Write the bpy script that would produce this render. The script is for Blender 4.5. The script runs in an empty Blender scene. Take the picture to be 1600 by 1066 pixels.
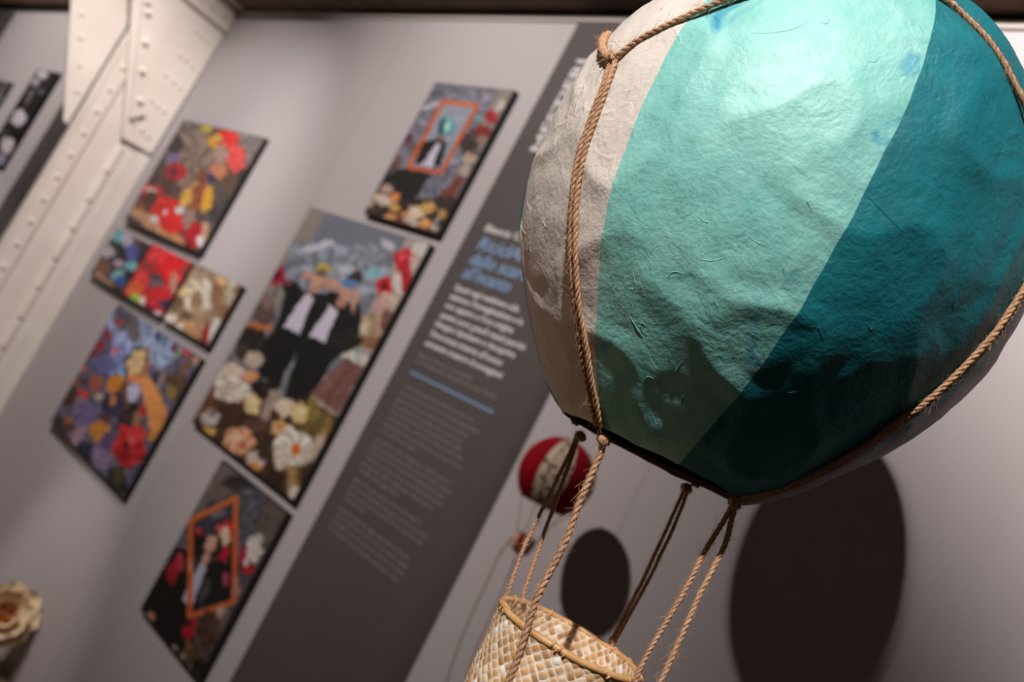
import bpy, bmesh, math, random
import numpy as np
from mathutils import Vector, Matrix, noise

SC = bpy.context.scene
COL = SC.collection
H = 1.5                      # camera height above the floor
PI = math.pi
V = Vector

# ------------------------------------------------------------------ camera
CAMR = ((0.70446912, 0.54618638, 0.45321484),      # camera right, up and back axes in the room
        (-0.27822975, -0.37492925, 0.88431684),
        (0.65292532, -0.74907175, -0.11216078))
FPX = 1230.69
cam_d = bpy.data.cameras.new('camera')
cam = bpy.data.objects.new('camera', cam_d)
COL.objects.link(cam)
cam.matrix_world = Matrix(((CAMR[0][0], CAMR[1][0], CAMR[2][0], 0),
                           (CAMR[0][1], CAMR[1][1], CAMR[2][1], 0),
                           (CAMR[0][2], CAMR[1][2], CAMR[2][2], H), (0, 0, 0, 1)))
cam_d.sensor_width = 36
cam_d.lens = 36 * FPX / 1600
cam_d.clip_start = 0.02
cam_d.dof.use_dof = True
cam_d.dof.focus_distance = 0.335
cam_d.dof.aperture_fstop = 8.5
SC.camera = cam
SC.view_settings.view_transform = 'Standard'
SC.view_settings.look = 'None'
SC.view_settings.gamma = 1
SC.view_settings.exposure = 0.0

# ------------------------------------------------------------------ light
w = bpy.data.worlds.new('world')
SC.world = w
w.use_nodes = True
w.node_tree.nodes['Background'].inputs[0].default_value = (1.0, 0.78, 0.62, 1)
w.node_tree.nodes['Background'].inputs[1].default_value = 0.06

def spot(name, loc, aim, power, angle, blend, radius, col):
    d = bpy.data.lights.new(name, 'SPOT')
    d.energy = power; d.spot_size = math.radians(angle); d.spot_blend = blend
    d.shadow_soft_size = radius; d.color = col
    o = bpy.data.objects.new(name, d)
    COL.objects.link(o)
    o.location = V(loc) + V((0, 0, H))
    o.rotation_euler = (V(aim) - V(loc)).to_track_quat('-Z', 'Y').to_euler()
    return o
WARM = (1.0, 0.93, 0.87)
spot('spot_big_balloon', (0.05, -0.88, 1.28), (-0.188, 0.348, 0.15), 185, 20, 0.6, 0.012, WARM)
spot('spot_small_balloon', (-2.00, -1.70, 2.50), (-0.55, 1.5, 0.30), 60, 31, 0.6, 0.02, WARM)
spot('spot_right_wall', (-1.93, -1.70, 2.50), (0.40, 1.5, 1.32), 2000, 42, 1.0, 0.02, WARM)
spot('spot_pictures', (-2.08, -1.72, 2.52), (-1.90, 1.5, 0.42), 600, 46, 1.0, 0.03, WARM)
spot('spot_column', (-2.2, 0.0, 2.4), (-3.9, 1.32, -0.40), 450, 52, 0.8, 0.05, (1.0, 0.94, 0.89))
spot('spot_far_wall', (-5.6, -0.9, 2.4), (-6.3, 1.5, 0.7), 420, 75, 0.9, 0.05, WARM)
spot('added_beam_fill', (-1.4, -2.2, 2.4), (-1.3, 1.5, 2.15), 170, 46, 0.5, 0.05, WARM)  # added fill, brightens the timber beam above the wall
spot('spot_flower', (-2.9, -0.7, 2.2), (-2.78, 1.3, -1.15), 230, 15, 0.8, 0.04, WARM)
spot('added_low_fill', (-1.7, -0.45, -0.9), (-0.24, 0.33, 0.12), 12, 14, 0.9, 0.10, (1.0, 0.62, 0.40))  # added warm fill from below, stands in for bounced light

# ------------------------------------------------------------------ helpers
def lin(c):
    out = []
    for v in c[:3]:
        v = v / 255
        out.append(v / 12.92 if v <= 0.04045 else ((v + 0.055) / 1.055) ** 2.4)
    return (*out, 1.0)

def mat(name, rgb, rough=0.6, spec=0.5, metal=0.0, bump=None, mottle=None, coat=0.0):
    m = bpy.data.materials.new(name)
    m.use_nodes = True
    nt = m.node_tree; N = nt.nodes; L = nt.links
    b = N['Principled BSDF']
    b.inputs['Base Color'].default_value = lin(rgb)
    b.inputs['Roughness'].default_value = rough
    b.inputs['Specular IOR Level'].default_value = spec
    b.inputs['Metallic'].default_value = metal
    b.inputs['Coat Weight'].default_value = coat
    tc = N.new('ShaderNodeTexCoord')
    if mottle:
        scale, rgb2 = mottle
        nz = N.new('ShaderNodeTexNoise'); nz.inputs['Scale'].default_value = scale
        nz.inputs['Detail'].default_value = 6
        L.new(tc.outputs['Object'], nz.inputs['Vector'])
        cr = N.new('ShaderNodeValToRGB')
        cr.color_ramp.elements[0].position = 0.3; cr.color_ramp.elements[1].position = 0.7
        cr.color_ramp.elements[0].color = lin(rgb2); cr.color_ramp.elements[1].color = lin(rgb)
        L.new(nz.outputs['Fac'], cr.inputs[0]); L.new(cr.outputs[0], b.inputs['Base Color'])
    if bump:
        scale, strength, dist = bump
        nb = N.new('ShaderNodeTexNoise'); nb.inputs['Scale'].default_value = scale
        nb.inputs['Detail'].default_value = 5
        L.new(tc.outputs['Object'], nb.inputs['Vector'])
        bp = N.new('ShaderNodeBump'); bp.inputs['Strength'].default_value = strength
        bp.inputs['Distance'].default_value = dist
        L.new(nb.outputs['Fac'], bp.inputs['Height']); L.new(bp.outputs[0], b.inputs['Normal'])
    return m

def tag(o, label=None, cat=None, group=None, kind=None):
    if label: o['label'] = label
    if cat: o['category'] = cat
    if group: o['group'] = group
    if kind: o['kind'] = kind
    return o

def empty(name, loc, label, cat, group=None):
    o = bpy.data.objects.new(name, None)
    COL.objects.link(o); o.location = loc; o.empty_display_size = 0.02
    return tag(o, label, cat, group)

class MB:
    """collects geometry in room coordinates and links it as one mesh object"""
    def __init__(s): s.v = []; s.f = []; s.mi = []; s.col = None
    def add(s, vs, fs, m=0):
        n = len(s.v)
        s.v += [tuple(p) for p in vs]
        s.f += [tuple(i + n for i in f) for f in fs]
        s.mi += [m] * len(fs)
    def box(s, a, b, m=0, bev=0.0):
        x0, x1 = sorted((a[0], b[0])); y0, y1 = sorted((a[1], b[1])); z0, z1 = sorted((a[2], b[2]))
        if not bev:
            s.add([(x, y, z) for x in (x0, x1) for y in (y0, y1) for z in (z0, z1)],
                  [(0, 1, 3, 2), (4, 6, 7, 5), (0, 4, 5, 1), (2, 3, 7, 6), (0, 2, 6, 4), (1, 5, 7, 3)], m)
            return
        bm = bmesh.new()
        bmesh.ops.create_cube(bm, size=1)
        for v in bm.verts:
            v.co = V(((x0 + x1) / 2 + v.co.x * (x1 - x0), (y0 + y1) / 2 + v.co.y * (y1 - y0), (z0 + z1) / 2 + v.co.z * (z1 - z0)))
        bmesh.ops.bevel(bm, geom=bm.edges[:], offset=bev, segments=2, affect='EDGES', profile=0.5)
        bm.verts.index_update()
        s.add([v.co[:] for v in bm.verts], [[v.index for v in f.verts] for f in bm.faces], m)
        bm.free()
    def plate(s, poly_yz, x0, x1, m=0):
        n = len(poly_yz)
        vs = [(x0, y, z) for y, z in poly_yz] + [(x1, y, z) for y, z in poly_yz]
        s.add(vs, [tuple(range(n)), tuple(range(2 * n - 1, n - 1, -1))] +
              [(i, (i + 1) % n, n + (i + 1) % n, n + i) for i in range(n)], m)
    def tube(s, pts, r, sides=6, m=0, cap=True, ry=None):
        pts = [V(p) for p in pts]
        n = len(pts)
        rr = r if hasattr(r, '__len__') else [r] * n
        up = None; vs = []
        for i, p in enumerate(pts):
            t = (pts[min(i + 1, n - 1)] - pts[max(i - 1, 0)])
            t = t.normalized() if t.length > 1e-9 else V((0, 0, 1))
            if up is None:
                up = t.orthogonal().normalized()
            up = (up - t * up.dot(t))
            up = up.normalized() if up.length > 1e-9 else t.orthogonal().normalized()
            q = t.cross(up)
            for k in range(sides):
                a = 2 * PI * k / sides
                vs.append(p + (up * math.cos(a) + q * math.sin(a)) * rr[i])
        fs = [(i * sides + k, i * sides + (k + 1) % sides, (i + 1) * sides + (k + 1) % sides, (i + 1) * sides + k)
              for i in range(n - 1) for k in range(sides)]
        if cap:
            fs.append(tuple(range(sides - 1, -1, -1))); fs.append(tuple((n - 1) * sides + k for k in range(sides)))
        s.add(vs, fs, m)
    def dome(s, c, nrm, r, h, m=0, seg=10):
        c = V(c); nrm = V(nrm).normalized(); a = nrm.orthogonal().normalized(); b = nrm.cross(a)
        vs = []; fs = []
        for j in range(4):
            t = PI / 2 * j / 4
            for k in range(seg):
                an = 2 * PI * k / seg
                vs.append(c + (a * math.cos(an) + b * math.sin(an)) * r * math.cos(t) + nrm * h * math.sin(t))
        vs.append(c + nrm * h)
        for j in range(3):
            for k in range(seg):
                fs.append((j * seg + k, j * seg + (k + 1) % seg, (j + 1) * seg + (k + 1) % seg, (j + 1) * seg + k))
        for k in range(seg):
            fs.append((3 * seg + k, 3 * seg + (k + 1) % seg, 4 * seg))
        s.add(vs, fs, m)
    def build(s, name, mats, parent=None, smooth=False, base=(0, 0, 0)):
        """base: where the object's (or its parent's) origin stands"""
        me = bpy.data.meshes.new(name)
        bx = V(parent['_base']) if parent is not None and '_base' in parent else V(base)
        me.from_pydata([(p[0] - bx.x, p[1] - bx.y, p[2] - bx.z) for p in s.v], [], s.f)
        for m in (mats if isinstance(mats, (list, tuple)) else [mats]):
            me.materials.append(m)
        me.polygons.foreach_set('material_index', s.mi)
        me.polygons.foreach_set('use_smooth', [smooth] * len(s.f))
        if s.col is not None:
            ca = me.color_attributes.new('Col', 'FLOAT_COLOR', 'POINT')
            ca.data.foreach_set('color', np.asarray(s.col, dtype=np.float32).ravel())
        me.update()
        o = bpy.data.objects.new(name, me)
        COL.objects.link(o)
        if parent is not None: o.parent = parent
        else: o.location = base
        return o

def root(name, loc, label, cat, group=None):
    o = empty(name, loc, label, cat, group)
    o['_base'] = list(loc)
    return o

def part_base(o, parent):
    o['_base'] = list(parent['_base'])

def spline(pts, n):
    """Catmull-Rom through pts, about n points in all, even spacing"""
    P = [V(p) for p in pts]
    if len(P) == 2:
        return [P[0].lerp(P[1], i / (n - 1)) for i in range(n)]
    P = [2 * P[0] - P[1]] + P + [2 * P[-1] - P[-2]]
    out = []
    for i in range(1, len(P) - 2):
        for k in range(24):
            t = k / 24
            out.append(0.5 * ((2 * P[i]) + (P[i + 1] - P[i - 1]) * t + (2 * P[i - 1] - 5 * P[i] + 4 * P[i + 1] - P[i + 2]) * t * t
                              + (-P[i - 1] + 3 * P[i] - 3 * P[i + 1] + P[i + 2]) * t ** 3))
    out.append(P[-2])
    d = [0]
    for a, b in zip(out, out[1:]): d.append(d[-1] + (b - a).length)
    res = []; j = 0
    for k in range(n):
        s_ = d[-1] * k / (n - 1)
        while j < len(d) - 2 and d[j + 1] < s_: j += 1
        u = (s_ - d[j]) / max(d[j + 1] - d[j], 1e-9)
        res.append(out[j].lerp(out[j + 1], min(max(u, 0), 1)))
    return res

def twine(mb, pts, r, seed, strands=3, pitch=6.5, fuzz=1.0, wob=0.0002):
    """jute twine: helical strands and loose fibres along a path; r = overall radius"""
    rnd = random.Random(seed)
    ctl = spline(pts, 60)
    Ln = sum((b - a).length for a, b in zip(ctl, ctl[1:]))
    turns = Ln / (r * pitch)
    n = max(12, int(turns * 9))
    P = spline(pts, n)
    up = None; fr = []
    for i, p in enumerate(P):
        t = (P[min(i + 1, n - 1)] - P[max(i - 1, 0)]).normalized()
        if up is None: up = t.orthogonal().normalized()
        up = (up - t * up.dot(t)).normalized()
        fr.append((t, up.copy(), t.cross(up)))
    for k in range(strands):
        a0 = 2 * PI * k / strands
        path = []; rad = []
        for i, p in enumerate(P):
            a = a0 + 2 * PI * turns * i / (n - 1)
            t, u, q = fr[i]
            wv = 1 + 0.10 * noise.noise(V((i * 0.13, k * 3.1, seed)))
            path.append(p + (u * math.cos(a) + q * math.sin(a)) * r * 0.46 * wv
                        + u * wob * noise.noise(V((i * 0.05, 7, seed))) * 2)
            rad.append(r * 0.56 * (1 + 0.16 * noise.noise(V((i * 0.21, k * 5.3, seed + 9)))))
        mb.tube(path, rad, 6)
    # loose fibres
    for _ in range(int(Ln * 1000 * 4.5 * fuzz)):
        i = rnd.randrange(n); t, u, q = fr[i]
        a = rnd.uniform(0, 2 * PI)
        o = u * math.cos(a) + q * math.sin(a)
        ln = r * rnd.choice((0.5, 0.7, 0.9, 1.2, 1.5, 2.4, 3.8))
        dr = (t * rnd.choice((-1, 1)) * rnd.uniform(0.5, 1.6) + o * rnd.uniform(0.25, 0.9)).normalized()
        st = P[i] + o * r * 0.85
        bend = V((rnd.uniform(-1, 1), rnd.uniform(-1, 1), rnd.uniform(-1, 1))) * ln * 0.35
        mb.tube([st, st + dr * ln * 0.5 + bend * 0.4, st + dr * ln + bend], [r * 0.05, r * 0.042, r * 0.02], 3, cap=False)

def at(px, py, dep):
    """the point that depth in front of the camera"""
    a = (px - 800) / FPX; b = -(py - 533) / FPX
    return V([dep * (CAMR[0][i] * a + CAMR[1][i] * b - CAMR[2][i]) for i in range(3)]) + V((0, 0, H))

# ------------------------------------------------------------------ materials
M_wall = mat('wall_grey_paint', (172, 164, 167), 0.75, 0.25, bump=(60, 0.05, 0.002))
M_trim = mat('pale_trim', (185, 176, 170), 0.7)
M_gap = mat('dark_gap', (28, 22, 19), 0.9)
M_beam = mat('brown_timber', (96, 68, 48), 0.7, mottle=(9, (60, 40, 27)), bump=(25, 0.5, 0.004))
M_floor = mat('floor_boards', (122, 98, 80), 0.5, mottle=(3, (98, 76, 60)))
M_ceil = mat('ceiling_plaster', (150, 140, 130), 0.9)
M_steel = mat('cream_painted_steel', (233, 223, 215), 0.45, 0.4, bump=(35, 0.12, 0.004), mottle=(6, (224, 212, 203)))
M_black = mat('panel_edge_black', (22, 17, 17), 0.6)
M_strip = mat('strip_charcoal', (80, 73, 73), 0.65, 0.3, mottle=(4, (77, 70, 70)))
M_txtw = mat('text_white', (212, 206, 208), 0.7)
M_txtb = mat('text_blue', (128, 156, 196), 0.7)
M_txtg = mat('text_grey', (150, 140, 140), 0.7)
M_paper = mat('lamp_track_black', (20, 20, 20), 0.5)

def jute(name, a, b):
    m = mat(name, a, 0.85, 0.25, mottle=(900, b), bump=(2600, 0.8, 0.0004))
    return m
M_jute = jute('jute', (212, 174, 142), (168, 124, 92))

# ------------------------------------------------------------------ room shell
WY = 1.52                    # wall behind the panels
def struct(name, mb, m, **k):
    o = mb.build(name, m, **k); o['kind'] = 'structure'; return o
b = MB(); b.box((-11, WY, 0), (3.2, WY + 0.12, 1.198 + H)); struct('wall_back', b, M_wall)
b = MB(); b.box((-11, WY + 0.012, 1.198 + H), (3.2, WY + 0.12, 4.5)); struct('trim_1', b, M_gap)
b = MB(); b.box((-11, WY - 0.004, 1.204 + H), (3.2, WY + 0.012, 1.2235 + H)); struct('trim_2', b, M_trim)
b = MB(); b.box((-11, WY - 0.07, 1.236 + H), (3.2, WY + 0.012, 1.52 + H), bev=0.006); struct('trim_3', b, M_beam)
b = MB(); b.box((-11, -4.5, -0.1), (3.2, WY + 0.12, 0)); struct('floor', b, M_floor)
b = MB(); b.box((-11, -4.5, 4.5), (3.2, WY + 0.12, 4.6)); struct('ceiling', b, M_ceil)
b = MB(); b.box((-11.12, -4.5, 0), (-11, WY + 0.12, 4.5)); struct('wall_left', b, M_wall)
b = MB(); b.box((3.2, -4.5, 0), (3.32, WY + 0.12, 4.5)); struct('wall_right', b, M_wall)
# joint between two wall boards
b = MB(); b.box((-2.4612, WY - 0.0006, 0.0), (-2.460, WY, 1.198 + H)); struct('trim_4', b, mat('joint_grey', (128, 120, 117), 0.9))

# ------------------------------------------------------------------ printed pictures
def prep(ops, org, sc):
    """picture details given in a picture's own sketch units -> plane units"""
    out = []
    T = lambda p: (org[0] + p[0] / sc, org[1] + p[1] / sc)
    for o in ops:
        if o[0] == 'e':
            _, x, y, rx, ry, ang, c = o
            out.append(('e', *T((x, y)), rx / sc, ry / sc, math.radians(ang), c))
        elif o[0] == 'p':
            out.append(('p', [T(q) for q in o[1]], o[2]))
        elif o[0] == 'l':
            out.append(('l', [T(q) for q in o[1]], o[2] / sc, o[3]))
    return out

def print_mesh(x0, x1, z0, z1, y, ops, bg, res=0.0026, seed=1, gray=False):
    nx = max(24, int((x1 - x0) / res)); nz = max(24, int((z1 - z0) / res))
    X, Z = np.meshgrid(np.linspace(x0, x1, nx), np.linspace(z0, z1, nz))
    # picture coordinates of every mesh point on the panel
    cx = CAMR[0][0] * X + CAMR[0][1] * 1.5 + CAMR[0][2] * Z
    cy = CAMR[1][0] * X + CAMR[1][1] * 1.5 + CAMR[1][2] * Z
    cz = CAMR[2][0] * X + CAMR[2][1] * 1.5 + CAMR[2][2] * Z
    U = 800 - FPX * cx / cz; W = 533 + FPX * cy / cz
    rng = np.random.default_rng(seed)
    def vnoise(fr):          # smooth value noise over the picture
        gw = rng.random((160, 160)); a = np.abs(U * fr) % 158; b_ = np.abs(W * fr) % 158
        i = a.astype(int); j = b_.astype(int); fa = a - i; fb = b_ - j; fa = fa * fa * (3 - 2 * fa); fb = fb * fb * (3 - 2 * fb)
        return (gw[j, i] * (1 - fa) + gw[j, i + 1] * fa) * (1 - fb) + (gw[j + 1, i] * (1 - fa) + gw[j + 1, i + 1] * fa) * fb - 0.5
    U0, W0 = U, W
    dU = 3 * vnoise(0.11) + 2.4 * vnoise(0.3); dW = 3 * vnoise(0.11) + 2.4 * vnoise(0.3)
    speck = (60 * vnoise(0.22) + 50 * vnoise(0.45))[..., None]
    U = U0 + dU; W = W0 + dW
    img = np.empty((nz, nx, 3)); img[:] = bg
    # a soft irregular texture of the photographed things
    for fr, am in ((0.05, 9), (0.12, 8), (0.3, 7)):
        ph = rng.uniform(0, 6.28, 6)
        n1 = (np.sin(U * fr + ph[0] + 2 * np.sin(W * fr * 0.7 + ph[1])) + np.sin(W * fr * 1.2 + ph[2] + 2 * np.sin(U * fr * 0.8 + ph[3])))
        img += (n1 * am)[..., None] * 0.25
    img = img + speck * 0.7
    tex = speck * 0.8
    for o in ops:
        if o[0] == 'e':
            _, ex, ey, rx, ry, an, c = o
            # a blob with a ragged petal-like outline
            dx = U - ex; dy = W - ey
            a = dx * math.cos(an) + dy * math.sin(an); b_ = -dx * math.sin(an) + dy * math.cos(an)
            th = np.arctan2(b_ / ry, a / rx); ph = rng.uniform(0, 6.28, 2)
            rr = np.hypot(a / rx, b_ / ry) / (1 + 0.08 * np.sin(5 * th + ph[0]) + 0.05 * np.sin(9 * th + ph[1]))
            k = np.clip((1.06 - rr) * min(rx, ry) / 2.6 + 0.5, 0, 1)[..., None]
            sh = (1.0 + 0.16 * np.sin(th * 6 + rr * 7 + ph[1]) * (rr > 0.25))[..., None]
            img = img * (1 - k) + (np.array(c) * sh + tex * 0.5) * k
        else:
            if o[0] == 'l':
                pts, wd, c = o[1], o[2], o[3]
                k = np.zeros_like(U)
                for (ax, ay), (bx, by) in zip(pts, pts[1:]):
                    L2 = (bx - ax) ** 2 + (by - ay) ** 2
                    t = np.clip(((U0 - ax) * (bx - ax) + (W0 - ay) * (by - ay)) / L2, 0, 1)
                    d = np.hypot(U0 - ax - t * (bx - ax), W0 - ay - t * (by - ay))
                    k = np.maximum(k, np.clip((wd / 2 - d) / 1.2 + 0.5, 0, 1))
            else:
                pts, c = o[1], o[2]
                ins = np.zeros(U.shape, bool)
                for (ax, ay), (bx, by) in zip(pts, pts[1:] + pts[:1]):
                    if ay == by: continue
                    cr = ((ay > W) != (by > W)) & (U < (bx - ax) * (W - ay) / (by - ay) + ax)
                    ins ^= cr
                k = ins.astype(float)
            k = k[..., None]
            img = img * (1 - k) + (np.array(c) + tex * (0.15 if max(c) - min(c) < 25 and min(c) > 100 or max(c) < 50 else 0.5)) * k
    img = np.clip(img * 0.9, 3, 235) / 255
    img = np.where(img <= 0.04045, img / 12.92, ((img + 0.055) / 1.055) ** 2.4)
    mb = MB()
    mb.v = list(zip(X.ravel(), np.full(X.size, y), (Z + H).ravel()))
    idx = np.arange(nx * nz).reshape(nz, nx)
    mb.f = list(map(tuple, np.stack([idx[:-1, :-1], idx[:-1, 1:], idx[1:, 1:], idx[1:, :-1]], -1).reshape(-1, 4).tolist()))
    mb.mi = [0] * len(mb.f)
    mb.col = np.concatenate([img.reshape(-1, 3), np.ones((X.size, 1))], 1)
    return mb

M_print = bpy.data.materials.new('photo_print'); M_print.use_nodes = True
_n = M_print.node_tree.nodes; _a = _n.new('ShaderNodeVertexColor'); _a.layer_name = 'Col'
M_print.node_tree.links.new(_a.outputs[0], _n['Principled BSDF'].inputs['Base Color'])
_n['Principled BSDF'].inputs['Roughness'].default_value = 0.55
_n['Principled BSDF'].inputs['Specular IOR Level'].default_value = 0.3

def picture(x0, x1, z0, z1, ops, bg, label, group, seed, org, sc, res=0.0026):
    r = root('photo_panel', ((x0 + x1) / 2, 1.51, z0 + H), label, 'picture', group)
    b = MB(); b.box((x0, 1.5, z0 + H), (x1, WY - 0.001, z1 + H)); b.build('backing_board', M_black, r)
    print_mesh(x0 + 0.003, x1 - 0.009, z0 + 0.006, z1 - 0.002, 1.4992, prep(ops, org, sc), bg, res, seed).build('photo_print', M_print, r)
    return r

G = 'photo panels on the grey wall'
e = lambda x, y, rx, ry, c, a=0: ('e', x, y, rx, ry, a, c)
# red-flower table scene
ops = [e(290,170,90,110,(112,98,93)), e(330,230,90,110,(138,117,107)), e(570,180,70,80,(127,116,116)), e(500,420,110,160,(66,62,60)),
 e(240,170,40,40,(60,52,52)), e(150,330,50,60,(80,62,58)), e(420,380,60,60,(85,75,70)), e(380,108,24,14,(190,170,45)), e(425,165,38,28,(215,150,40)), e(468,150,46,38,(226,48,40)),
 e(430,150,16,16,(200,180,90)), e(505,235,38,55,(222,78,78)), e(440,215,28,38,(172,140,130)), e(435,285,38,30,(190,122,90)), e(240,235,26,24,(120,110,160)),
 e(255,295,42,45,(188,42,48)), e(245,290,14,14,(90,40,50)), e(220,350,50,30,(90,68,62)), e(310,385,62,26,(226,172,80),-50), e(380,395,26,58,(222,165,60),10),
 e(345,385,22,95,(150,85,60),20), e(397,318,12,22,(50,50,110)), e(365,310,20,30,(130,75,60)),
 e(150,370,52,26,(202,40,50)), e(150,368,22,12,(232,212,212)), e(150,420,44,44,(90,55,48)), e(215,455,62,60,(226,45,45)), e(100,440,25,30,(130,80,50)),
 e(150,500,115,24,(200,150,115),32), e(240,510,46,40,(236,45,45)), e(250,572,70,18,(202,142,100),25), e(165,488,18,14,(235,220,215)), e(208,458,13,10,(235,220,215)),
 e(270,450,20,18,(220,220,226)), e(310,490,26,42,(160,130,120)), e(372,535,18,40,(200,160,130)), e(325,555,32,60,(182,34,44),20), e(355,578,15,24,(226,216,220)), e(300,590,12,16,(90,30,34)),
 e(445,460,24,60,(70,66,66),25), e(480,330,30,40,(95,75,65)), e(290,340,30,22,(150,120,110))]
picture(-3.697, -2.941, 0.090, 0.618, ops, (88,77,74), 'wide photo panel of red flowers on a table, beside the cream steel column', G, 1, (180,160), 2.664)
# blue detail
ops = [e(670,60,48,45,(108,178,190)), e(708,85,28,46,(190,186,212)), e(760,90,26,26,(130,90,75)), e(735,160,36,46,(95,95,170)), e(605,160,34,32,(190,180,186)),
 e(570,240,46,46,(130,90,75)), e(660,220,24,22,(192,165,180)), e(730,235,40,28,(130,190,200)), e(652,280,42,20,(130,190,205),-30), e(672,315,26,24,(50,90,180)),
 e(580,310,70,12,(192,146,120),30), e(620,200,14,20,(60,50,80)), e(690,360,30,12,(110,80,100)), e(780,190,14,30,(45,40,60))]
picture(-3.722, -3.345, -0.197, 0.040, ops, (42,40,45), 'small square photo panel of blue and teal flowers, at the left end of its row', G, 2, (0,350), 3.554, 0.002)
ops = [e(210,640,62,50,(240,60,66)), e(235,690,48,50,(236,34,44)), e(165,738,28,25,(72,70,85)), e(170,762,30,20,(112,90,100)), e(110,725,30,60,(226,60,60)), e(75,772,42,30,(232,100,60)),
 e(85,815,26,18,(170,200,80)), e(112,832,14,22,(226,216,206)), e(190,800,42,30,(212,40,45)), e(195,838,18,12,(60,50,90)), e(245,750,15,50,(192,140,120)), e(140,860,20,14,(120,30,50)), e(172,880,20,10,(222,210,210)),
 e(130,680,18,30,(160,60,60)), e(285,700,14,24,(150,60,55)), e(215,840,20,20,(70,50,80))]
picture(-3.342, -2.953, -0.197, 0.050, ops, (196,46,50), 'small square photo panel filled with bright red flowers, between the blue and the beige one', G, 3, (180,160), 2.664, 0.002)
ops = [e(340,810,58,74,(214,198,178)), e(345,828,26,42,(150,118,90)), e(385,800,24,62,(216,206,192)), e(255,835,32,30,(112,86,70)), e(272,788,30,20,(226,192,132)), e(445,740,32,20,(226,182,130)),
 e(490,740,15,30,(230,224,216)), e(420,795,20,50,(142,106,80)), e(478,800,20,42,(192,172,150)), e(310,945,52,42,(190,146,106)), e(230,900,26,18,(226,210,200)), e(268,937,16,15,(232,220,214)),
 e(378,965,12,38,(172,30,40),15), e(412,942,13,50,(226,216,216),20), e(350,880,20,30,(176,146,116)), e(445,880,16,40,(150,110,84)), e(340,720,40,20,(170,145,125)), e(360,1000,20,12,(90,30,30)), e(300,890,26,18,(120,92,72))]
picture(-2.934, -2.553, -0.197, 0.052, ops, (152,124,99), 'small square photo panel of cream and beige flowers, at the right end of its row', G, 4, (180,160), 2.664, 0.002)
# arm with a hand mirror
ops = [e(470,200,125,130,(150,160,206)), e(600,260,95,90,(150,164,200)), e(400,330,70,80,(130,140,190)), e(430,130,52,40,(86,80,86)), e(472,180,32,52,(106,96,96)), e(390,140,20,20,(150,60,70)),
 e(340,200,20,26,(142,50,60)), e(300,250,24,24,(150,40,55)), e(260,290,24,24,(130,40,50)), e(320,300,22,20,(90,80,120)), e(375,275,17,18,(220,80,100)), e(372,285,7,7,(240,200,210)), e(215,365,24,20,(192,110,100)),
 e(320,350,62,40,(96,96,150)), e(405,378,16,14,(90,180,220)), e(180,430,32,38,(126,80,60)), e(150,500,52,42,(80,40,40)), e(280,440,32,40,(160,90,70)), e(230,430,20,20,(70,50,80)), e(220,497,24,26,(202,60,45)),
 e(213,532,42,28,(140,125,135),30), e(240,600,65,70,(112,100,140)), e(300,500,20,18,(190,170,150)), e(195,690,26,62,(166,130,150),30), e(120,645,50,36,(86,55,50)), e(150,620,18,14,(180,110,60)), e(100,620,14,30,(40,30,32)),
 e(385,445,48,48,(206,130,45)), e(425,500,30,70,(112,65,45)), e(365,540,52,60,(50,45,76),15), e(365,520,14,30,(200,128,50),15), e(330,610,40,16,(100,60,50),30), e(300,672,46,48,(196,126,50)), e(235,775,50,46,(40,38,60)),
 e(312,800,50,62,(126,106,136)), e(340,720,30,40,(90,70,110)), e(440,590,75,30,(38,33,38),-52), e(466,478,28,50,(190,186,216),15), e(450,640,40,60,(60,40,42)), e(490,600,18,60,(150,110,80),25),
 e(445,745,76,98,(186,38,44)), e(480,685,48,40,(210,58,60)), e(420,790,30,30,(142,22,32)), e(455,720,24,20,(225,90,85)), e(430,740,14,18,(100,14,24)), e(510,570,16,26,(180,50,50)), e(380,920,52,76,(46,40,40)), e(395,880,20,40,(80,75,50)),
 e(680,450,52,70,(92,72,56)), e(650,480,26,30,(152,122,70)), e(730,340,20,92,(126,86,76),25), e(780,325,18,30,(190,152,136)), e(685,285,20,16,(122,152,62)), e(725,280,18,16,(212,50,82)), e(668,262,18,22,(110,60,80)),
 e(588,205,15,26,(60,56,100)), e(620,230,18,26,(100,120,150)), e(575,410,18,30,(60,60,80)), e(600,430,10,50,(170,140,120),20), e(548,172,10,16,(110,100,120)),
 ('p', [(470,405),(530,380),(560,430),(600,500),(632,590),(610,650),(560,712),(540,640),(520,520),(500,440),(430,425)], (226,150,86)),
 e(560,690,20,34,(215,140,60),25), e(532,325,11,56,(216,120,72),4), e(480,335,52,80,(76,66,60),22), e(480,335,39,66,(216,182,136),22), e(480,408,42,17,(216,128,78)), e(600,760,22,60,(35,28,28),30)]
picture(-3.330, -2.553, -0.782, -0.240, ops, (98,92,116), 'photo panel of a bare arm holding an oval mirror over a colourful set', G, 5, (60,460), 3.136)
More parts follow.
